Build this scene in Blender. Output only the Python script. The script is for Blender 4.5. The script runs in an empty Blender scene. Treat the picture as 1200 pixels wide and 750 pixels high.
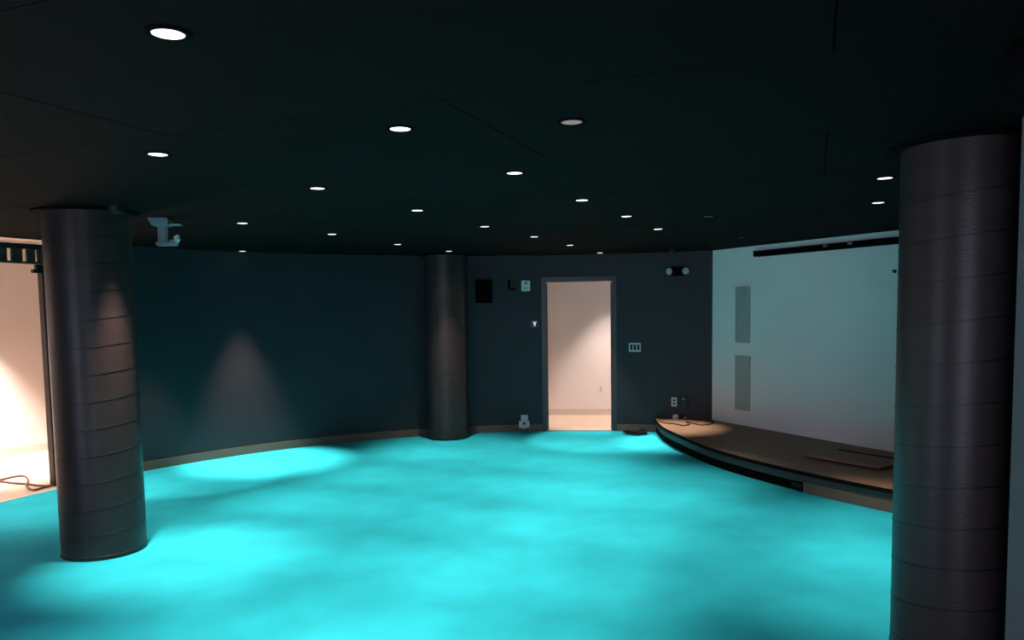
import bpy, bmesh, math, random
from mathutils import Vector, Matrix
random.seed(7)
sc = bpy.context.scene
COL = sc.collection

# ------------------------------------------------------------------ camera
F, PX, PY, CZ, CEIL = 900.0, 600.0, 430.0, 1.68, 2.40     # focal length in px of the 1200x750 frame
PITCH, ROLL = math.atan(.075), .015
fw = Vector((0, math.cos(PITCH), -math.sin(PITCH)))
_rt = Vector((1, 0, 0)); _up = _rt.cross(fw)
RT = _rt*math.cos(ROLL) - _up*math.sin(ROLL)
UP = _up*math.cos(ROLL) + _rt*math.sin(ROLL)
CAM = Vector((0, 0, CZ))
cam_data = bpy.data.cameras.new('camera')
cam = bpy.data.objects.new('camera', cam_data); COL.objects.link(cam)
m = Matrix((RT, UP, -fw)).transposed().to_4x4(); m.translation = CAM
cam.matrix_world = m
cam_data.sensor_width = 36; cam_data.lens = F/1200*36
cam_data.shift_y = (PY-375)/1200
cam_data.clip_start = .02
sc.camera = cam

def ray(x, y): return fw + RT*((x-PX)/F) - UP*((y-PY)/F)
def atz(x, y, z):
    r = ray(x, y); return CAM + r*((z-CZ)/r.z)

# ------------------------------------------------------------------ world, light, exposure
w = bpy.data.worlds.new('world'); sc.world = w; w.use_nodes = True
w.node_tree.nodes['Background'].inputs[0].default_value = (.10, .12, .16, 1)
w.node_tree.nodes['Background'].inputs[1].default_value = .05
sc.view_settings.view_transform = 'Standard'
sc.view_settings.look = 'None'
sc.view_settings.exposure = 0.0
sc.view_settings.gamma = 1.0
sc.view_settings.use_curve_mapping = False
WARM = (1.0, .80, .64)
SPOT_W = 215.0          # every downlight that is switched on: narrow beam ...
SPILL_W = 7.5          # ... and the wide spill of the same lamp
SPOT_DEG, SPOT_BLEND = 60, 1.0
NARROW_DEG, NARROW_BLEND, NARROW_TILT = 47, .40, 7         # lamps with a narrow reflector next to walls and columns
HALL_W, HALL_LEFT_W, HALL_FILL_W = 210.0, 1300.0, 290.0
ENTRY_W = 92.0          # daylight of the lobby coming through the entrance behind the camera
SIDE_W = 55.0           # daylight through the glazed side entrance on the left
def daylight(name, loc, rz, watts, sx, sy):
    al = bpy.data.lights.new(name, 'AREA'); al.energy = watts; al.shape = 'RECTANGLE'
    al.size = sx; al.size_y = sy; al.color = (.74, .78, 1.0)
    o = bpy.data.objects.new(name, al); COL.objects.link(o)
    o.location = loc; o.rotation_euler = (math.radians(90), 0, rz)
daylight('lobby_daylight', (-.75, -2.3, 1.25), math.radians(-8), ENTRY_W, 1.1, 1.9)
daylight('side_daylight', (-4.08, 1.62, 1.2), math.radians(-52), SIDE_W, .7, 2.0)

# ------------------------------------------------------------------ materials
MATS = {}
def mat(name, col, rough=.6, spec=.5, noise=0, nscale=8, bump=0, bscale=60, metal=0, emit=None, estr=0, stretch=None):
    if name in MATS: return MATS[name]
    M = bpy.data.materials.new(name); M.use_nodes = True; MATS[name] = M
    nt = M.node_tree; b = nt.nodes['Principled BSDF']
    b.inputs['Roughness'].default_value = rough
    b.inputs['Specular IOR Level'].default_value = spec
    b.inputs['Metallic'].default_value = metal
    b.inputs['Base Color'].default_value = (*col, 1)
    tc = nt.nodes.new('ShaderNodeTexCoord'); vec = tc.outputs['Object']
    if stretch:
        mp = nt.nodes.new('ShaderNodeMapping'); mp.inputs['Scale'].default_value = stretch
        nt.links.new(vec, mp.inputs['Vector']); vec = mp.outputs['Vector']
    nz = nt.nodes.new('ShaderNodeTexNoise'); nz.inputs['Scale'].default_value = nscale; nz.inputs['Detail'].default_value = 5
    nt.links.new(vec, nz.inputs['Vector'])
    rp = nt.nodes.new('ShaderNodeValToRGB')
    k = noise if noise else .04
    rp.color_ramp.elements[0].position = .3; rp.color_ramp.elements[1].position = .7
    rp.color_ramp.elements[0].color = (*[c*(1-k) for c in col], 1)
    rp.color_ramp.elements[1].color = (*[min(1, c*(1+k)) for c in col], 1)
    nt.links.new(nz.outputs['Fac'], rp.inputs['Fac']); nt.links.new(rp.outputs['Color'], b.inputs['Base Color'])
    if bump:
        n2 = nt.nodes.new('ShaderNodeTexNoise'); n2.inputs['Scale'].default_value = bscale; n2.inputs['Detail'].default_value = 3
        nt.links.new(vec, n2.inputs['Vector'])
        bp = nt.nodes.new('ShaderNodeBump'); bp.inputs['Strength'].default_value = bump; bp.inputs['Distance'].default_value = .004
        nt.links.new(n2.outputs['Fac'], bp.inputs['Height']); nt.links.new(bp.outputs['Normal'], b.inputs['Normal'])
    if emit:
        b.inputs['Emission Color'].default_value = (*emit, 1); b.inputs['Emission Strength'].default_value = estr
    return M

CARPET = mat('turquoise_carpet', (.022, .50, .66), .95, .1, .10, 3.0, .5, 220)
WALLP = mat('dark_wall_paint', (.024, .0225, .031), .55, .35, .06, 2.5, .08, 180)
WINGP = mat('grey_wing_paint', (.11, .115, .12), .6, .35, .05, 3, .08, 160)
COLP = mat('column_satin_paint', (.040, .027, .028), .38, .28, .12, 3, .25, 40, stretch=(1, 1, 5))
SEAMP = mat('column_seam', (.008, .007, .007), .45, .4)
WHITEP = mat('white_wall_paint', (.84, .84, .85), .75, .2, .03, 1.5, .05, 200)
CEILP = mat('black_ceiling_panel', (.0060, .0030, .0027), .9, .08, .18, 30, .3, 160)
CEILB = mat('ceiling_void', (.002, .002, .002), .95, .05)
BASEP = mat('taupe_baseboard', (.15, .10, .076), .5, .4, .08, 6)
CREAM = mat('cream_wall', (.80, .73, .71), .7, .2, .02, 2, .05, 150)
CREAMB = mat('cream_baseboard', (.66, .58, .52), .55, .3)
TAN = mat('tan_hall_floor', (.62, .48, .38), .45, .4, .08, 5)
FRAME = mat('door_frame_paint', (.028, .030, .038), .38, .5)
BLACK = mat('black_plastic', (.010, .010, .011), .5, .4)
BLACKM = mat('black_metal', (.014, .013, .013), .4, .5)
BROWN = mat('brown_header', (.075, .045, .036), .6, .3, .1, 8)
GREYT = mat('pale_grey_tab', (.50, .46, .43), .6, .3)
WHITET = mat('white_trim', (.80, .78, .74), .5, .4)
DECK = mat('stage_deck', (.24, .150, .098), .62, .35, .16, 5, .15, 90, stretch=(1, 3, 1))
NOSE = mat('stage_nosing', (.004, .004, .004), .85, .1)
RISER = mat('stage_riser', (.040, .042, .042), .55, .3, .08, 4)
GRILLE = mat('grey_grille', (.47, .47, .46), .6, .3)
GRILLE2 = mat('grey_grille_slot', (.26, .27, .27), .7, .2)
OFFW = mat('off_white_plastic', (.62, .64, .62), .45, .5)
PALEGREEN = mat('pale_green_plastic', (.70, .80, .76), .45, .5)
GREYM = mat('grey_metal', (.34, .33, .38), .45, .5)
NAVY = mat('navy_panel', (.018, .022, .075), .35, .5)
CABLE = mat('dark_cable', (.030, .022, .020), .55, .4)
CABLEB = mat('brown_cable', (.16, .07, .045), .55, .4)
GLOW = mat('lamp_lens', (.9, .88, .84), .4, .3, emit=(1, .93, .86), estr=2.6)
LENSOFF = mat('lamp_lens_off', (.30, .28, .27), .6, .3)
LENSDIM = mat('lamp_lens_dim', (.15, .12, .11), .6, .3, emit=(1, .74, .66), estr=.24)
GLOBEP = mat('matte_black_globe', (.003, .003, .003), .95, .05)
SYMBOL = mat('lit_symbol', (.8, .8, .9), .4, .3, emit=(.85, .85, 1), estr=.55)
GLASSY = mat('lamp_glass', (.55, .58, .58), .2, .6)

# ------------------------------------------------------------------ mesh helpers
def tag(o, label, cat=None, group=None, kind=None):
    if label: o['label'] = label
    if cat: o['category'] = cat
    if group: o['group'] = group
    if kind: o['kind'] = kind
    return o
def empty(name, loc=(0, 0, 0), rz=0):
    o = bpy.data.objects.new(name, None); COL.objects.link(o)
    o.location = loc; o.rotation_euler = (0, 0, rz); o.empty_display_size = .1
    return o
def obj(name, bm, mt, parent=None, smooth=False):
    me = bpy.data.meshes.new(name)
    bmesh.ops.recalc_face_normals(bm, faces=bm.faces)
    bm.to_mesh(me); bm.free()
    me.materials.append(mt)
    if smooth:
        me.shade_smooth(); me.set_sharp_from_angle(angle=math.radians(38))
    o = bpy.data.objects.new(name, me); COL.objects.link(o)
    if parent: o.parent = parent
    return o
def box(bm, x0, x1, y0, y1, z0, z1, bev=0):
    r = bmesh.ops.create_cube(bm, size=1)
    vs = r['verts']
    for v in vs:
        v.co = Vector((x0 + (v.co.x+.5)*(x1-x0), y0 + (v.co.y+.5)*(y1-y0), z0 + (v.co.z+.5)*(z1-z0)))
    if bev:
        es = list({e for v in vs for e in v.link_edges})
        bmesh.ops.bevel(bm, geom=es, offset=bev, segments=2, affect='EDGES')
    return bm
def bx(*a, bev=0): return box(bmesh.new(), *a, bev=bev)
def lathe(bm, prof, n=32, mtx=None):
    rings = []
    for r, z in prof:
        if r < 1e-6: rings.append([bm.verts.new((0, 0, z))])
        else: rings.append([bm.verts.new((r*math.cos(2*math.pi*i/n), r*math.sin(2*math.pi*i/n), z)) for i in range(n)])
    for a, b in zip(rings, rings[1:]):
        for i in range(n):
            j = (i+1) % n
            if len(a) == 1 and len(b) == 1: continue
            if len(a) == 1: bm.faces.new((a[0], b[i], b[j]))
            elif len(b) == 1: bm.faces.new((a[i], a[j], b[0]))
            else: bm.faces.new((a[i], a[j], b[j], b[i]))
    for ring in (rings[0], rings[-1]):
        if len(ring) > 1: bm.faces.new(ring)
    if mtx:
        for ring in rings:
            for v in ring: v.co = mtx @ v.co
    return bm
def tube(bm, pts, r, n=8):
    pts = [Vector(p) for p in pts]; rings = []
    for i, p in enumerate(pts):
        t = (pts[min(i+1, len(pts)-1)] - pts[max(i-1, 0)]).normalized()
        a = t.cross(Vector((0, 0, 1)))
        if a.length < .05: a = t.cross(Vector((0, 1, 0)))
        a.normalize(); b = t.cross(a)
        rings.append([bm.verts.new(p + (a*math.cos(2*math.pi*k/n) + b*math.sin(2*math.pi*k/n))*r) for k in range(n)])
    for A, B in zip(rings, rings[1:]):
        for k in range(n): bm.faces.new((A[k], A[(k+1) % n], B[(k+1) % n], B[k]))
    bm.faces.new(rings[0]); bm.faces.new(rings[-1])
    return bm
def smoothpath(pts, sub=6):
    pts = [Vector(p) for p in pts]; out = []
    for i in range(len(pts)-1):
        p0 = pts[max(i-1, 0)]; p1 = pts[i]; p2 = pts[i+1]; p3 = pts[min(i+2, len(pts)-1)]
        for k in range(sub):
            t = k/sub
            out.append(.5*((2*p1) + (p2-p0)*t + (2*p0-5*p1+4*p2-p3)*t*t + (3*p1-p0-3*p2+p3)*t**3))
    out.append(pts[-1]); return out
def prism(bm, poly, z0, z1):
    lo = [bm.verts.new((x, y, z0)) for x, y in poly]; hi = [bm.verts.new((x, y, z1)) for x, y in poly]
    n = len(poly)
    bm.faces.new(lo); bm.faces.new(hi)
    for i in range(n): bm.faces.new((lo[i], lo[(i+1) % n], hi[(i+1) % n], hi[i]))
    return bm
# circular room: centre and radius
CX, CY, RAD, TH = .436, 5.10, 5.39, .20
def cp(a, r, z=0): return Vector((CX + r*math.cos(math.radians(a)), CY + r*math.sin(math.radians(a)), z))
def arc(bm, a0, a1, r0, r1, z0, z1, step=1.5):
    n = max(1, int(abs(a1-a0)/step+.5)); prev = None; first = None
    f0 = r0 if callable(r0) else (lambda a: r0); f1 = r1 if callable(r1) else (lambda a: r1)
    for i in range(n+1):
        a = a0 + (a1-a0)*i/n
        q = [bm.verts.new(cp(a, r, z)) for r, z in ((f0(a), z0), (f1(a), z0), (f1(a), z1), (f0(a), z1))]
        if prev:
            for k in range(4): bm.faces.new((prev[k], prev[(k+1) % 4], q[(k+1) % 4], q[k]))
        else: bm.faces.new(q)
        prev = q
    bm.faces.new(prev)
    return bm
def oncyl(x, y, r=RAD):
    d = ray(x, y); o = CAM - Vector((CX, CY, 0))
    a = d.x**2+d.y**2; b = 2*(o.x*d.x+o.y*d.y); c = o.x**2+o.y**2-r*r
    t = (-b+math.sqrt(b*b-4*a*c))/(2*a); p = CAM + d*t
    return p, math.degrees(math.atan2(p.y-CY, p.x-CX))
# the straight screen wall is a chord of the circle
K0 = Vector((2.62, 10.02, 0)); TD = Vector((.449, -.894, 0)).normalized(); ND = Vector((-TD.y*-1*-1, 0, 0))
ND = Vector((TD.y, -TD.x, 0))            # into the room
_k = K0 - Vector((CX, CY, 0)); CHORD = -2*_k.dot(TD)
A_SCREEN0 = math.degrees(math.atan2(_k.y, _k.x))
_e = K0 + TD*CHORD - Vector((CX, CY, 0)); A_SCREEN1 = math.degrees(math.atan2(_e.y, _e.x))
def onscreen(x, y):
    d = ray(x, y); t = (K0-CAM).dot(ND)/d.dot(ND); return CAM + d*t
def S(kind, name, bm, mt, label, cat, smooth=False):
    return tag(obj(name, bm, mt, smooth=smooth), label, cat, kind=kind)
def struct(name, bm, mt, label, cat, smooth=False): return S('structure', name, bm, mt, label, cat, smooth)

# ------------------------------------------------------------------ room shell
bm = bmesh.new(); prism(bm, [(cp(a, RAD).x, cp(a, RAD).y) for a in range(0, 360, 2)], -.06, 0)
struct('floor', bm, CARPET, 'turquoise carpet covering the whole round room', 'carpet')
def RH(a):
    t = min(1, max(0, (a-100)/40)); return 7.02 + (7.75-7.02)*t*t*(3-2*t)
bm = arc(bmesh.new(), 40, 215, RAD, lambda a: RH(a)+.15, -.06, -.004)
struct('floor_hall', bm, TAN, 'tan floor of the bright corridor outside the round room', 'floor')
bm = arc(bmesh.new(), 40, 215, RAD+TH, lambda a: RH(a)+.15, 2.6, 2.7)
struct('ceiling_hall', bm, CREAM, 'pale ceiling of the corridor', 'ceiling')
bm = arc(bmesh.new(), 40, 215, RH, lambda a: RH(a)+.15, -.004, 2.6)
struct('wall_hall', bm, CREAM, 'cream corridor wall seen through the doorway and the wide opening', 'wall', True)
bm = arc(bmesh.new(), 40, 215, lambda a: RH(a)-.015, RH, -.004, .095)
struct('baseboard_hall', bm, CREAMB, 'cream baseboard along the corridor wall', 'baseboard', True)
for nm, a in (('wall_hall_end', 40), ('wall_hall_turn', 215)):
    bm = arc(bmesh.new(), a-.8, a+.8, RAD+TH, RH, -.004, 2.6, 1)
    struct(nm, bm, CREAM, 'end wall closing the corridor beyond the ' + ('doorway' if a == 40 else 'wide opening'), 'wall')

DOOR_A0, DOOR_A1, DOOR_H = oncyl(718.5, 420)[1], oncyl(639.5, 420)[1], 2.055
OPEN_A0, OPEN_A1 = 152.6, 186.0
A_SPLIT = 118
bm = bmesh.new()
arc(bm, DOOR_A0, DOOR_A1, RAD, RAD+TH, DOOR_H, CEIL); arc(bm, DOOR_A1, A_SPLIT, RAD, RAD+TH, 0, CEIL)
struct('wall_back', bm, WALLP, 'dark blue-grey curved wall over the lit doorway and beside the far column', 'wall', True)
bm = arc(bmesh.new(), A_SPLIT, OPEN_A0, RAD, RAD+TH, 0, CEIL)
struct('wall_left', bm, WALLP, 'dark curved wall with a cone of warm light on it', 'wall', True)
bm = arc(bmesh.new(), OPEN_A1, 212, RAD, RAD+TH, 0, CEIL)
arc(bm, 212, 223, RAD, RAD+TH, 2.25, CEIL); arc(bm, 223, 250, RAD, RAD+TH, 0, CEIL)
arc(bm, 250, 286, RAD, RAD+TH, 2.25, CEIL); arc(bm, 286, 360+A_SCREEN1, RAD, RAD+TH, 0, CEIL)
struct('wall_front', bm, WALLP, 'dark curved wall around the entrance of the room', 'wall', True)
bm = arc(bmesh.new(), A_SCREEN0, DOOR_A0, RAD, RAD+TH, 0, CEIL)
struct('wall_right', bm, WALLP, 'dark blue-grey wall between the doorway and the white wall', 'wall', True)
# lobby behind the entrance
bm = bx(-2.6, 2.9, -3.2, -.15, -.06, -.004)
struct('floor_lobby', bm, TAN, 'tan lobby floor outside the entrance', 'floor')
bm = bmesh.new(); box(bm, -2.6, 2.9, -3.3, -3.2, -.06, 2.6); box(bm, -2.7, -2.6, -3.2, -.1, -.06, 2.6); box(bm, 2.9, 3.0, -3.2, -.1, -.06, 2.6)
struct('wall_lobby', bm, WINGP, 'grey lobby walls outside the entrance', 'wall')
struct('ceiling_lobby', bx(-2.6, 2.9, -3.2, -.35, 2.6, 2.7), WINGP, 'grey lobby ceiling outside the entrance', 'ceiling')
# white screen wall
bm = bmesh.new(); a = K0; b = K0 + TD*CHORD; o = -ND*.12
prism(bm, [(p.x, p.y) for p in (a, b, b+o, a+o)], 0, CEIL)
struct('wall_screen', bm, WHITEP, 'large plain white wall standing behind the curved stage', 'wall')
# near wing wall whose edge closes the view on the right
_d = ray(1190.5, 362); WX, WY = _d.x*(2.9/_d.y), 2.9
bm = prism(bmesh.new(), [(WX, WY), (WX+2.9, WY-1.05), (WX+2.85, WY-1.2), (WX+.03, WY-.16)], 0, CEIL)
struct('wall_wing', bm, WINGP, 'edge of a grey wing wall in front of a dark column', 'wall')

# ceiling: backing slab and separate black panels laid in a staggered bond
bm = bmesh.new(); prism(bm, [(cp(a, RAD+TH-.01).x, cp(a, RAD+TH-.01).y) for a in range(0, 360, 2)], CEIL+.02, CEIL+.12)
ceil_o = struct('ceiling', bm, CEILB, 'black ceiling of large staggered panels with dark joints', 'ceiling')
ua = math.radians(21.5); UD = Vector((math.sin(ua), math.cos(ua))); VD = Vector((math.cos(ua), -math.sin(ua)))
def clip(poly, r):
    for k in range(90):
        a = 2*math.pi*k/90; n = Vector((math.cos(a), math.sin(a))); out = []
        for i, p in enumerate(poly):
            q = poly[(i+1) % len(poly)]
            dp = (p - Vector((CX, CY))).dot(n) - r; dq = (q - Vector((CX, CY))).dot(n) - r
            if dp <= 0: out.append(p)
            if dp*dq < 0: out.append(p + (q-p)*(dp/(dp-dq)))
        poly = out
        if len(poly) < 3: return None
    return poly
g = .003
for row in range(-5, 11):
    u0 = 2.43 + 1.125*(row-1)
    off = -2.44 if row % 2 == 0 else -1.20
    for k in range(-4, 6):
        v0 = off + 2.48*k
        pl = [UD*u + VD*v for u, v in ((u0+g, v0+g), (u0+g, v0+2.48-g), (u0+1.125-g, v0+2.48-g), (u0+1.125-g, v0+g))]
        pl = clip(pl, RAD-.002)
        if not pl: continue
        ar = abs(sum(pl[i].x*pl[(i+1) % len(pl)].y - pl[(i+1) % len(pl)].x*pl[i].y for i in range(len(pl))))/2
        if ar < .02: continue
        dz = random.uniform(0, .0015)
        obj('ceiling_panel', prism(bmesh.new(), [(p.x, p.y) for p in pl], CEIL+dz, CEIL+.02), CEILP, ceil_o)

# baseboards
bm = arc(bmesh.new(), A_SPLIT-10, OPEN_A0, RAD-.014, RAD, 0, .097); struct('baseboard_left', bm, BASEP, 'taupe baseboard under the curved wall with the light cone', 'baseboard', True)
bm = arc(bmesh.new(), A_SCREEN0, DOOR_A0-.55, RAD-.014, RAD, 0, .097); struct('baseboard_back', bm, BASEP, 'taupe baseboard between the doorway and the stage', 'baseboard', True)
bm = arc(bmesh.new(), DOOR_A1+.55, A_SPLIT-10, RAD-.014, RAD, 0, .097); struct('baseboard_middle', bm, BASEP, 'taupe baseboard between the doorway and the slim far column', 'baseboard', True)

# doorway frame
def on_curve(name, x, y, r=RAD):
    p, a = oncyl(x, y, r); o = empty(name, p, math.radians(a-90)); return o, p, a
am = (DOOR_A0+DOOR_A1)/2; dm = cp(am, RAD); half = (cp(DOOR_A0, RAD)-cp(DOOR_A1, RAD)).length/2
dr = empty('door_1', (dm.x, dm.y, 0), math.radians(am-90)); tag(dr, 'dark metal frame of the open lit doorway', 'door frame', kind='structure')
for s in (-1, 1):
    b = bx(*sorted((s*(half-.012), s*(half+.052))), -.028, TH+.02, 0, DOOR_H-.012, bev=.004); obj('jamb', b, FRAME, dr)
    b = bx(*sorted((s*(half-.027), s*(half-.012))), .06, .11, 0, DOOR_H-.03, bev=.003); obj('door_stop', b, FRAME, dr)
obj('head', bx(-half-.052, half+.052, -.028, TH+.02, DOOR_H-.012, DOOR_H+.055, bev=.004), FRAME, dr)
obj('threshold', bx(-half, half, -.02, .04, .0005, .008, bev=.002), GREYM, dr)

# wide opening: post, track, header with pale tabs, white strip
bm = arc(bmesh.new(), OPEN_A0-.3, OPEN_A1, RAD+.06, RAD+.14, CEIL-.066, CEIL-.036); struct('trim_2', bm, BLACKM, 'black sliding track hanging under a bright slit above the wide opening', 'track', True)
hd = empty('trim_3', cp(156, RAD, 2.2)); tag(hd, 'brown slotted header over the wide opening', 'header', kind='structure')
def local(bm, o):
    bmesh.ops.translate(bm, verts=bm.verts, vec=-o.location); return bm
obj('bottom_rail', local(arc(bmesh.new(), OPEN_A0, OPEN_A1, RAD+.06, RAD+.14, CEIL-.222, CEIL-.200), hd), BROWN, hd, True)
obj('top_rail', local(arc(bmesh.new(), OPEN_A0, OPEN_A1, RAD+.06, RAD+.14, CEIL-.084, CEIL-.067), hd), BLACKM, hd, True)
edges = []                                   # the header boards leave narrow gaps through which the corridor shows
for x0, x1 in ((40.2, 43.8), (25.2, 31.2), (7.2, 13.2), (-12, -6), (-32, -26)):
    edges += [oncyl(x1, 300, RAD+.1)[1], oncyl(x0, 300, RAD+.1)[1]]
edges = [OPEN_A0] + edges + [OPEN_A1]
for k in range(0, len(edges), 2):
    obj('header_board', local(arc(bmesh.new(), edges[k], edges[k+1], RAD+.085, RAD+.115, CEIL-.200, CEIL-.084), hd), BROWN, hd, True)
p, a = oncyl(56.5, 430, RAD+.19)
ps = empty('trim_4', (p.x, p.y, 0), math.radians(a-90)); tag(ps, 'black metal post at the edge of the wide opening', 'post', kind='structure')
obj('post_body', bx(-.035, .06, -.05, .03, -.003, CEIL-.066, bev=.004), BLACKM, ps)
obj('bracket', bx(-.11, -.035, -.03, .01, 2.10, 2.135, bev=.004), BLACKM, ps); obj('bracket_arm', bx(-.075, -.035, -.03, .01, 2.135, 2.18, bev=.004), BLACKM, ps)
bm = arc(bmesh.new(), OPEN_A0, OPEN_A1, RAD-.01, RAD+.02, -.002, .005, .8); struct('trim_5', bm, WHITET, 'pale metal strip where the carpet meets the corridor floor', 'threshold', True)

# ------------------------------------------------------------------ columns
def column(x, y, r, label, phase, seams=True):
    t = empty('column', (x, y, 0)); tag(t, label, 'column')
    n = 72; bm = bmesh.new()
    lathe(bm, [(r, 0), (r, .04), (r, 1.2), (r, CEIL)], n)
    obj('shaft', bm, COLP, t, True)
    pitch = .185; turns = int(CEIL/pitch); prev = None; bm = bmesh.new()      # raised wrap seam winding up the shaft
    N = turns*36
    for i in range(N+1):
        a = 2*math.pi*i/36 + phase; z = .03 + pitch*i/36
        if z > CEIL-.05: break
        q = [bm.verts.new((rr*math.cos(a), rr*math.sin(a), z+dz)) for rr, dz in ((r-.002, -.005), (r+.0018, -.0032), (r+.0018, .0032), (r-.002, .005))]
        if prev:
            for k in range(4): bm.faces.new((prev[k], prev[(k+1) % 4], q[(k+1) % 4], q[k]))
        prev = q
    obj('wrap_seam', bm, SEAMP, t, True)
    bm = bmesh.new(); lathe(bm, [(r-.01, CEIL-.014), (r+.06, CEIL-.014), (r+.06, CEIL-.001), (r-.01, CEIL-.001)], 48)
    obj('gap_shadow_ring', bm, GLOBEP, t)  # black ring stands in for the shadow gap between ceiling and shaft
    bm = bmesh.new(); lathe(bm, [(r+.0005, .0), (r+.004, .001), (r+.004, .028), (r+.0005, .03)], 72)
    obj('base_edge', bm, SEAMP, t, True)
    return t
column(-2.95, 5.42, .275, 'dark wrapped column standing before the wide bright opening', .4)
column(-.86, 10.09, .275, 'dark column standing close to the curved wall beside the doorway', 2.0)
column(2.10, 3.575, .275, 'dark wrapped column in front of the white wall and stage', 1.1)

# ------------------------------------------------------------------ stage
ch = [(-.62, .42), (-.30, .70), (.15, .92), (.803, 1.16), (1.30, 1.32), (1.847, 1.43), (2.757, 1.475), (3.717, 1.40), (4.7, 1.18), (5.7, .74), (6.55, .20)]
def cw(u, v): return K0 + TD*u + ND*v
front = smoothpath([Vector((1.903, 10.262, 0))] + [cw(u, v) for u, v in ch[2:]], 8)
ST = .19
stage = empty('stage', (3.0, 8.0, 0)); tag(stage, 'low curved stage with brown deck and dark riser before the white wall', 'stage')
def off(path, d):
    out = []
    for i, p in enumerate(path):
        t = (path[min(i+1, len(path)-1)] - path[max(i-1, 0)]).normalized(); out.append(p + Vector((t.y*-1, t.x, 0))*d)   # +d = under the stage
    return out
def band(path, d0, d1, z0, z1):
    bm = bmesh.new(); A = off(path, d0); B = off(path, d1); prev = None
    for a, b in zip(A, B):
        q = [bm.verts.new(v) for v in ((a.x, a.y, z0), (b.x, b.y, z0), (b.x, b.y, z1), (a.x, a.y, z1))]
        if prev:
            for k in range(4): bm.faces.new((prev[k], prev[(k+1) % 4], q[(k+1) % 4], q[k]))
        else: bm.faces.new(q)
        prev = q
    bm.faces.new(prev)
    return local(bm, stage)
inner = off(front, .012)
backarc = [cp(a, RAD-.006) for a in (70.5, 69, 67.5)]
deckpoly = [(p.x, p.y) for p in inner] + [(p.x, p.y) for p in (K0+TD*(CHORD-.05)+ND*.001, K0+TD*.02+ND*.001)] + [(p.x, p.y) for p in reversed(backarc)]
obj('deck', local(prism(bmesh.new(), deckpoly, ST-.02, ST), stage), DECK, stage)
obj('nosing', band(front, 0, .03, ST-.034, ST-.0005), NOSE, stage, True)
obj('riser', band(front, .012, .03, .088, ST-.034), RISER, stage, True)
gap_end = min(range(len(front)), key=lambda i: abs((front[i]-atz(936, 580, 0)).length))
obj('toe_recess', band(front[:gap_end+1], .022, .06, 0, .09), GLOBEP, stage, True)
obj('baseboard', band(front[gap_end:], .004, .022, 0, .092), BASEP, stage, True)
obj('junction_plug', local(tube(bmesh.new(), [front[gap_end]+Vector((0, 0, .055)), front[gap_end-1]+Vector((0, 0, .055))], .02), stage), BLACK, stage)

# loose hatch board and the dark slot behind it on the deck
p1 = atz(940, 536, ST); p2 = atz(1031, 552, ST); hx = (p2-p1).normalized()*1.0; hp = Vector((-hx.y, hx.x, 0))
hl = (p2-p1).length
hb = empty('floor_hatch', (p1.x, p1.y, ST), math.atan2(hx.y, hx.x)); tag(hb, 'loose brown hatch board lying on the stage deck beside a dark slot', 'hatch')
b = bx(0, hl, 0, .50, .002, .022, bev=.003)
for v in b.verts: v.co.z += max(0, .30-v.co.y)*.05
obj('board', b, DECK, hb)
b = bx(.06, hl-.06, .02, .05, .001, .014); obj('batten', b, BLACK, hb)
sl = empty('floor_slot', (p1.x+hp.x*.53, p1.y+hp.y*.53, ST), math.atan2(hx.y, hx.x)); tag(sl, 'long black cable slot in the stage deck behind the hatch board', 'cable slot')
obj('slot_frame', bx(-.02, .95, -.022, .112, .0005, .004, bev=.001), GLOBEP, sl); obj('slot_lid', bx(0, .93, .0, .09, .004, .010, bev=.002), GLOBEP, sl)

# ------------------------------------------------------------------ downlights
def downlight_proto(on):
    t = empty('downlight', (0, 0, CEIL))
    bm = bmesh.new(); lathe(bm, [(.040, -.001), (.056, -.001), (.057, -.004), (.052, -.007), (.042, -.006), (.040, -.001)], 28)
    obj('trim_ring', bm, GLOBEP, t, True)
    bm = bmesh.new(); lathe(bm, [(.0405, -.001), (.0405, -.004), (.03, -.0046), (0, -.005)], 28)
    obj('lens', bm, GLOW if on else LENSOFF, t, True)
    return t
def dup(t, loc):
    r = t.copy(); COL.objects.link(r); r.location = loc
    for c in t.children:
        d = c.copy(); COL.objects.link(d); d.parent = r
    return r
spot = bpy.data.lights.new('downlight_beam', 'SPOT'); spot.energy = SPOT_W; spot.color = WARM
spot.spot_size = math.radians(SPOT_DEG); spot.spot_blend = SPOT_BLEND; spot.shadow_soft_size = .035
spill = bpy.data.lights.new('downlight_spill', 'SPOT'); spill.energy = SPILL_W; spill.color = WARM
spill.spot_size = math.radians(125); spill.spot_blend = 1.0; spill.shadow_soft_size = .035
narrow = spot.copy(); narrow.name = 'narrow_beam'; narrow.spot_size = math.radians(NARROW_DEG); narrow.spot_blend = NARROW_BLEND; narrow.energy = SPOT_W*1.1
strong = narrow.copy(); strong.name = 'strong_beam'; strong.energy = SPOT_W*3.9; strong.spot_blend = .8; strong.spot_size = math.radians(50)
corner = narrow.copy(); corner.name = 'corner_beam'; corner.energy = SPOT_W*1.9; corner.spot_blend = .9; corner.spot_size = math.radians(40)
side = strong.copy(); side.name = 'column_beam'; side.energy = SPOT_W*2.2; side.spot_blend = .95
def beam(x, y, z=CEIL-.02, near=False, away=None, hot=False, small=False):
    for d in ((corner,) if small else (side,) if away else (strong,) if hot else (narrow,) if near else (spot, spill)):
        o = bpy.data.objects.new(d.name, d); COL.objects.link(o); o.location = (x, y, z)
        if near:                                  # the reflector leans a little away from the wall or column
            tgt = Vector(away) if away else Vector((CX-x, CY-y)); tgt.normalize()
            k = math.tan(math.radians(NARROW_TILT))
            o.rotation_euler = Vector((tgt.x*k, tgt.y*k, -1)).to_track_quat('-Z', 'Y').to_euler()
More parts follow.
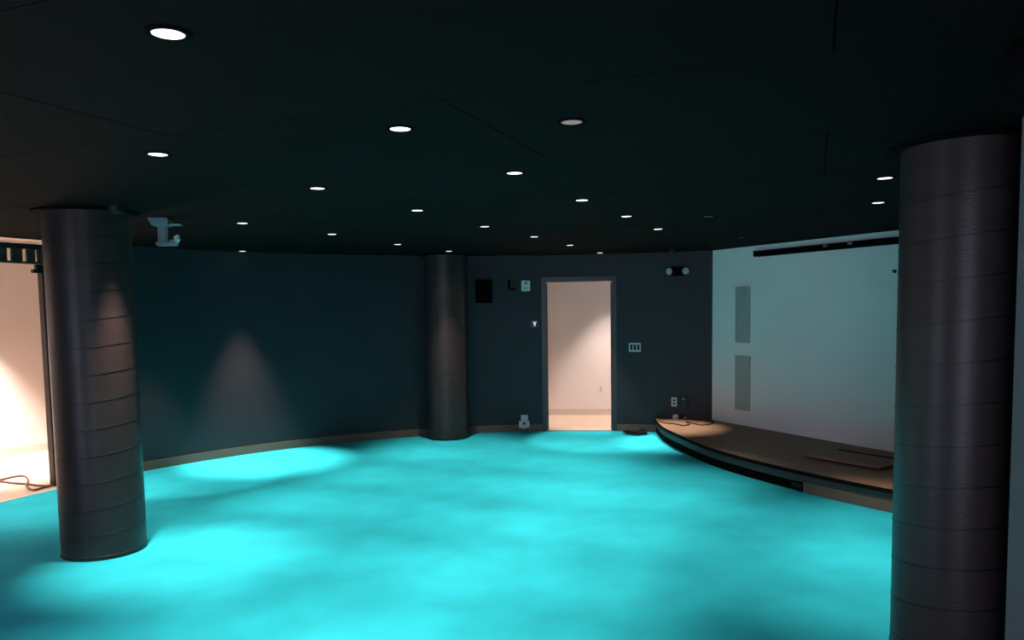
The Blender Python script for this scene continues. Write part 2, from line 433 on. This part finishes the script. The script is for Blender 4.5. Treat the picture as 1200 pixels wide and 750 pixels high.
ORD = ['first', 'second', 'third', 'fourth', 'fifth', 'sixth', 'seventh', 'eighth']
LIT = 'lit round downlight in the black ceiling, '
ON = []
for i, q in enumerate([(703,296),(668,287),(626,277),(568,265),(489,246),(372,220),(185,180)]):
    ON.append((q, LIT + (ORD[i] + ' of its row counted from the doorway' if i else 'right above the doorway')))
for i, q in enumerate([(771,268),(734,253),(682,234),(603,202),(469,150),(197,38)]):
    ON.append((q, LIT + ORD[i] + ' of its row counted from the stage end'))
for i, q in enumerate([(526,294),(466,286),(389,274),(284,261)]):
    ON.append((q, LIT + (ORD[i] + ' of its row counted from the far column' if i else 'next to the far column top')))
ON += [((284,294), LIT + 'over the light cone on the curved wall'), ((189,287), LIT + 'beyond the hanging grey ceiling mount'),
       ((1037,208), LIT + 'beside the big column near the stage'), ((1029,237), LIT + 'over the stage edge by the big column')]
ON = [(atz(*q, CEIL), l) for q, l in ON]
ON += [(Vector(q + (CEIL,)), LIT + l) for q, l in (((-2.02, 2.5), 'eighth of its row counted from the doorway'), ((-4.0, 6.85), 'hidden behind the wrapped column by the wide opening'), ((-1.32, .98), 'seventh of its row counted from the stage end'),)]  # the eighth of the doorway row is added to brighten the floor
P_on = downlight_proto(True); first = True
for p, lab in ON:
    t = P_on if first else dup(P_on, p); t.location = (p.x, p.y, CEIL); first = False
    tag(t, lab, 'downlight', 'lit downlights in the black ceiling')
    q = Vector((p.x-CX, p.y-CY, 0)); k = min(1, 5.10/q.length)
    beam(CX+q.x*k, CY+q.y*k, near=q.length > 4.85, hot='light cone' in lab)
for xy, lab, mt_ in (((670,142), 'dimmed round downlight with a dull pinkish lens beside the lit row', LENSDIM), ((869,278), 'switched-off grey downlight in the ceiling before the white wall', LENSOFF),
                ((830,253), 'switched-off grey downlight in the ceiling, beside the lit row ending at the stage', LENSOFF)):
    p = atz(*xy, CEIL); t = downlight_proto(False); t.location = (p.x, p.y, CEIL); t.name = 'downlight'
    for c in t.children:
        if c.name.startswith('lens'): c.data.materials[0] = mt_
    tag(t, lab, 'downlight', 'unlit downlights in the black ceiling')
# two deep-set fixtures whose lens hides inside a black baffle: one by the column, one over the stage end
def deep(x, y, label, away=None):
    t = empty('baffled_downlight', (x, y, CEIL)); tag(t, label, 'downlight')
    bm = bmesh.new(); lathe(bm, [(.034, -.001), (.050, -.001), (.050, -.045), (.036, -.045), (.034, -.001)], 28); obj('baffle', bm, BLACK, t, True)
    bm = bmesh.new(); lathe(bm, [(.033, -.001), (.033, -.003), (0, -.004)], 24); obj('lens', bm, GLOW, t, True)
    beam(x, y, CEIL-.046, True, away, small=away is None)
deep(-2.60, 5.14, 'small black baffled downlight close against the wrapped column top', (1.0, .1))
deep(2.03, 9.72, 'small black baffled downlight above the far stage corner')
# corridor downlights; the last three are unseen lamps added as fill
def hall_light(a, r, watts, label, deg=66):
    p = cp(a, r, 2.6)
    t = downlight_proto(True); t.location = p; t.name = 'downlight'; tag(t, label, 'downlight')
    d = bpy.data.lights.new('corridor_beam', 'SPOT'); d.energy = watts; d.color = (1, .82, .72); d.spot_size = math.radians(deg); d.spot_blend = .6; d.shadow_soft_size = .05
    o = bpy.data.objects.new('corridor_beam', d); COL.objects.link(o); o.location = (p.x, p.y, 2.58)
hall_light(80.6, 6.42, HALL_W, 'corridor downlight beyond the doorway')
hall_light(152.5, 7.15, HALL_LEFT_W, 'corridor downlight beyond the wide opening')
hall_light(66, 6.30, HALL_FILL_W, 'added corridor fill lamp, unseen behind the stage end', 130)
hall_light(108, 6.40, HALL_FILL_W, 'added corridor fill lamp, unseen behind the wall of the alarm strobe', 100)
hall_light(172, 6.9, HALL_FILL_W, 'added corridor fill lamp, unseen further along the wide opening', 130)

# ------------------------------------------------------------------ ceiling mount near the column
p = atz(190, 256, CEIL)
t = empty('projector_mount', (p.x, p.y, CEIL), math.radians(10)); tag(t, 'grey ceiling mount with stem and small bracket hanging from the black ceiling', 'ceiling mount')
b = bx(-.085, .055, -.09, .07, -.058, -.001, bev=.006)
for v in b.verts:
    if v.co.z < -.03 and v.co.x < 0: v.co.x *= .72
obj('mount_plate', b, GREYM, t)
obj('side_wing', bx(.055, .135, -.05, .04, -.052, -.044, bev=.002), GREYM, t)
bm = bmesh.new(); lathe(bm, [(.034, -.19), (.036, -.185), (.036, -.055), (.034, -.05)], 24); obj('stem', bm, GREYM, t, True)
b = bx(-.045, .10, -.045, .045, -.205, -.175, bev=.006); obj('bracket', b, GREYM, t)
bm = tube(bmesh.new(), smoothpath([(.05, 0, -.18), (.085, 0, -.172), (.10, 0, -.15), (.092, 0, -.13)], 5), .022, 10); obj('hook', bm, PALEGREEN, t, True)

# round black speaker near the wing wall
c = ray(1228, 84); c = CAM + c*(1.72/c.y)
t = empty('ceiling_speaker', (c.x, c.y, CEIL)); tag(t, 'round black speaker globe hanging under the ceiling by the wing wall', 'speaker')
zc = c.z - CEIL; R_ = .098
bm = bmesh.new(); lathe(bm, [(0, zc-R_)] + [(R_*math.cos(q), zc+R_*math.sin(q)) for q in [math.radians(d) for d in range(-80, 70, 10)]] + [(.03, zc+R_*.96)], 36); obj('globe', bm, GLOBEP, t, True)
bm = bmesh.new(); lathe(bm, [(.028, zc+R_*.9), (.028, -.012), (.06, -.012), (.06, -.001)], 28); obj('neck', bm, BLACKM, t, True)

# ------------------------------------------------------------------ things on the curved back wall
PXM = lambda p: (p-CAM).length/F/1.01
# black wall speaker
t, p, a = on_curve('wall_speaker', 566.5, 341.5); tag(t, 'flat black rectangular speaker on the dark wall near the far column', 'speaker')
obj('cabinet', bx(-.112, .112, -.07, 0, -.158, .158, bev=.006), GLOBEP, t); obj('front_grille', bx(-.10, .10, -.076, -.07, -.146, .146, bev=.003), GLOBEP, t)
# dark sensor box
t, p, a = on_curve('sensor_box', 599.5, 334); tag(t, 'small dark box on the wall beside the pale alarm strobe', 'sensor')
obj('housing', bx(-.05, .05, -.035, 0, -.07, .07, bev=.006), GLOBEP, t); obj('cover', bx(-.02, .05, -.040, -.035, -.045, .07, bev=.003), BLACK, t)
# alarm strobe
t, p, a = on_curve('alarm_strobe', 616, 335); tag(t, 'pale square alarm strobe high on the dark wall', 'alarm')
obj('housing', bx(-.058, .058, -.04, 0, -.072, .072, bev=.008), PALEGREEN, t)
b = bmesh.new(); lathe(b, [(.024, 0), (.024, .012), (.016, .018), (0, .02)], 20, Matrix.Translation((0, -.04, .035)) @ Matrix.Rotation(math.pi/2, 4, 'X')); obj('lens', b, GREYM, t, True)
obj('sounder', bx(-.04, .04, -.044, -.04, -.055, -.01, bev=.002), GLASSY, t)
# navy touch panel with a lit mark
t, p, a = on_curve('wall_panel', 626.5, 379.5); tag(t, 'small navy wall panel with a glowing white mark beside the door frame', 'control panel')
obj('plate', bx(-.062, .062, -.018, 0, -.056, .056, bev=.004), NAVY, t)
b = bmesh.new()
vs = [(-.026, .030), (-.008, .030), (0, .016), (.008, .030), (.026, .030), (.012, -.004), (.009, -.032), (-.009, -.032), (-.012, -.004)]
f = [b.verts.new((x, -.0185, z)) for x, z in vs]; h = [b.verts.new((x, -.0205, z)) for x, z in vs]
b.faces.new(f); b.faces.new(h)
for i in range(len(vs)): b.faces.new((f[i], f[(i+1) % len(vs)], h[(i+1) % len(vs)], h[i]))
obj('symbol', b, SYMBOL, t)
# triple switch
t, p, a = on_curve('light_switch', 744, 407); tag(t, 'pale triple switch plate with three dark rockers on the dark wall', 'switch')
obj('plate', bx(-.080, .080, -.010, 0, -.060, .060, bev=.004), OFFW, t)
for k in (-1, 0, 1): obj('rocker', bx(k*.046-.017, k*.046+.017, -.015, -.010, -.038, .038, bev=.002), BLACK, t)
# emergency light
t, p, a = on_curve('emergency_light', 794.5, 318); tag(t, 'black emergency light with two round lamp heads above the stage end', 'emergency light')
obj('housing', bx(-.085, .085, -.07, 0, -.06, .06, bev=.012), GLOBEP, t)
for s in (-1, 1):
    mt_ = Matrix.Translation((s*.095, -.03, 0)) @ Matrix.Rotation(s*math.radians(22), 4, 'Z') @ Matrix.Rotation(math.pi/2, 4, 'X')
    b = bmesh.new(); lathe(b, [(.02, -.03), (.045, -.015), (.052, .03), (.049, .035)], 22, mt_); hdl = obj('lamp_head', b, BLACK, t, True)
    b = bmesh.new(); lathe(b, [(.044, .035), (.040, .041), (0, .045)], 22, mt_); obj('lamp_face', b, GLASSY, hdl, True)
# outlets
def outlet(x, y, label, plate=OFFW, slot=BLACK, r=RAD, w=.036, h=.060):
    t, p, a = on_curve('wall_outlet', x, y, r); tag(t, label, 'outlet')
    obj('plate', bx(-w, w, -.008, 0, -h, h, bev=.003), plate, t)
    for k in (-1, 1): obj('socket', bx(-w*.45, w*.45, -.011, -.008, k*.022-.014, k*.022+.014, bev=.002), slot, t)
    return t
outlet(790, 471, 'white wall outlet with a dark centre above the stage end')
outlet(704, 456, 'cream outlet on the corridor wall beyond the doorway', CREAM, GREYT, 7.02)
t, p, a = on_curve('connection_box', 801.5, 472.5); tag(t, 'black connection box on the wall next to the white outlet', 'connection box')
obj('housing', bx(-.05, .05, -.045, 0, -.085, .085, bev=.006), BLACK, t); obj('latch', bx(-.018, .018, -.05, -.045, .055, .072, bev=.002), GREYM, t)
# plug adapters near the door
t, p, a = on_curve('power_adapter', 614, 493.5); tag(t, 'pale plug adapters in a low wall outlet left of the doorway', 'adapter')
obj('plate', bx(-.04, .055, -.010, 0, -.02, .085, bev=.003), OFFW, t)
for s, c0 in ((-1, -.045), (1, .045)): obj('plug', bx(c0-.026, c0+.026, -.055, -.008, -.085, .01, bev=.006), OFFW, t)
obj('adapter_block', bx(-.024, .03, -.05, -.008, -.095, -.045, bev=.005), OFFW, t)
obj('cord', tube(bmesh.new(), smoothpath([(.045, -.04, -.085), (.05, -.05, -.12), (.02, -.06, -.15), (-.05, -.07, -(p.z-.006))], 6), .005, 6), CABLE, t, True)

# ------------------------------------------------------------------ things on the white wall
def on_screen(name, x, y):
    p = onscreen(x, y); return empty(name, p, math.atan2(-ND.y, -ND.x)-math.pi/2), p
def seg(x0, x1, y): return (onscreen(x1, y)-onscreen(x0, y)).length
for (x0, x1, y0, y1, lab) in ((863, 879, 336, 402, 'tall grey slatted grille on the white wall, the upper of two'), (862.5, 879, 417, 481, 'tall grey slatted grille on the white wall, the lower of two near the stage')):
    t, p = on_screen('wall_grille', (x0+x1)/2, (y0+y1)/2); tag(t, lab, 'grille', 'grey grilles on the white wall')
    wd = seg(x0, x1, (y0+y1)/2)/2; hh = (onscreen((x0+x1)/2, y0).z-onscreen((x0+x1)/2, y1).z)/2
    obj('back_plate', bx(-wd, wd, -.008, 0, -hh, hh), GRILLE2, t)
    b = bmesh.new(); box(b, -wd, -wd+.012, -.02, -.008, -hh, hh); box(b, wd-.012, wd, -.02, -.008, -hh, hh); box(b, -wd+.012, wd-.012, -.02, -.008, -hh, -hh+.012); box(b, -wd+.012, wd-.012, -.02, -.008, hh-.012, hh)
    obj('frame', b, GRILLE, t)
    n = 9; gp = (2*wd-.024)/n
    for k in range(n): obj('slat', bx(-wd+.012+gp*(k+.14), -wd+.012+gp*(k+.86), -.017, -.008, -hh+.012, hh-.012), GRILLE, t)
pa = onscreen(887, 296.5); zb = (pa.z + onscreen(1045, 283.5).z)/2; ua_ = (pa-K0).dot(TD)
t = empty('screen_housing', K0+TD*ua_+Vector((0, 0, zb)), math.atan2(TD.y, TD.x)); tag(t, 'long black projector screen housing mounted along the top of the white wall', 'screen housing')
LEN = 3.9
# local +X runs along the wall; the room is on local -Y
obj('casing', bx(0, LEN, -.052, -.004, -.032, .032, bev=.008), GLOBEP, t)
obj('bottom_bar', bx(.04, LEN-.04, -.04, -.02, -.040, -.032, bev=.003), GLOBEP, t)
for x in (971, 1000):
    q = onscreen(x, 287); u = (q-K0).dot(TD)-ua_
    obj('painted_glint', bx(u-.03, u+.03, -.056, -.052, .0, .022, bev=.002), GREYM, t)  # pale chips stand in for two light glints on the casing
for x in (0, LEN): obj('end_cap', bx(x-.012, x+.012, -.056, -.002, -.036, .036, bev=.006), GLOBEP, t)
t, p = on_screen('wall_hook', 1049, 318); tag(t, 'tiny black hook on the white wall beside the column edge', 'hook')
obj('base', bx(-.018, .018, -.008, 0, -.016, .016, bev=.003), BLACK, t); obj('peg', tube(bmesh.new(), [(0, -.008, 0), (0, -.03, 0), (0, -.034, .014)], .006, 8), BLACK, t, True)

# ------------------------------------------------------------------ cables and small things
def cable(name, pts, r, mt, label):
    P = smoothpath(pts, 6); o = P[0].copy(); b = tube(bmesh.new(), [q-o for q in P], r, 7)
    c = obj(name, b, mt, None, True); c.location = o; tag(c, label, 'cable'); return c
Z = ST+.008
cable('stage_cable', [atz(x, y, Z) for x, y in ((772, 493), (779, 495.5), (790, 496.5), (800, 498.5), (808, 497), (804, 494.5), (812, 496), (822, 498), (832, 497), (836, 494.5), (826, 493.6))], .007, CABLE, 'thin dark cable coiled loosely on the far stage corner')
p = atz(791.5, 491.5, ST)
t = empty('plug_box', (p.x, p.y, ST), math.radians(20)); tag(t, 'small white plug box on the stage below the wall outlet', 'plug')
obj('box_body', bx(-.035, .035, -.03, .03, .001, .062, bev=.012), OFFW, t); obj('plug_pin', bx(-.02, .02, -.04, -.03, .02, .045, bev=.002), GREYM, t)
p = atz(799, 491, ST)
t = empty('cable_adapter', (p.x, p.y, ST), math.radians(-30)); tag(t, 'small dark adapter lying on the stage beside the white plug box', 'adapter')
obj('adapter_body', bx(-.035, .035, -.022, .022, .001, .045, bev=.006), BLACK, t); obj('adapter_tip', bx(.035, .055, -.01, .01, .012, .03, bev=.003), PALEGREEN, t)
# black coil on the carpet by the doorway
p = atz(744.5, 509, 0); pts = []
for i in range(90):
    a = i/90*2*math.pi*4.2; k = .085+.02*math.sin(a*1.7)+.018*random.random()
    pts.append((k*1.45*math.cos(a), k*math.sin(a)*.9, .012+.012*(i/22.)+.006*math.sin(a*2.3)))
t = empty('cable_coil', (p.x, p.y, 0)); tag(t, 'black bundle of coiled cable on the carpet by the taupe baseboard', 'cable')
obj('coil', tube(bmesh.new(), pts, .011, 7), BLACK, t, True)
obj('plug', bx(.0, .05, -.12, -.085, .002, .035, bev=.006), BLACK, t)
obj('tie', bx(.08, .15, -.02, .02, .004, .070, bev=.01), CABLE, t)
# cable loop on the corridor floor
cable('floor_cable', [atz(x, y, .006) for x, y in ((-20, 562), (0, 564), (15, 566), (30, 567), (45, 569), (57, 569.5), (62, 568.5), (52, 571), (41, 574), (35, 573), (31, 569), (33, 563), (30, 558.5), (24, 557.5), (12, 559.5), (0, 562.5), (-15, 566))], .011, CABLEB, 'brown looped cable on the bright corridor floor beyond the wide opening')
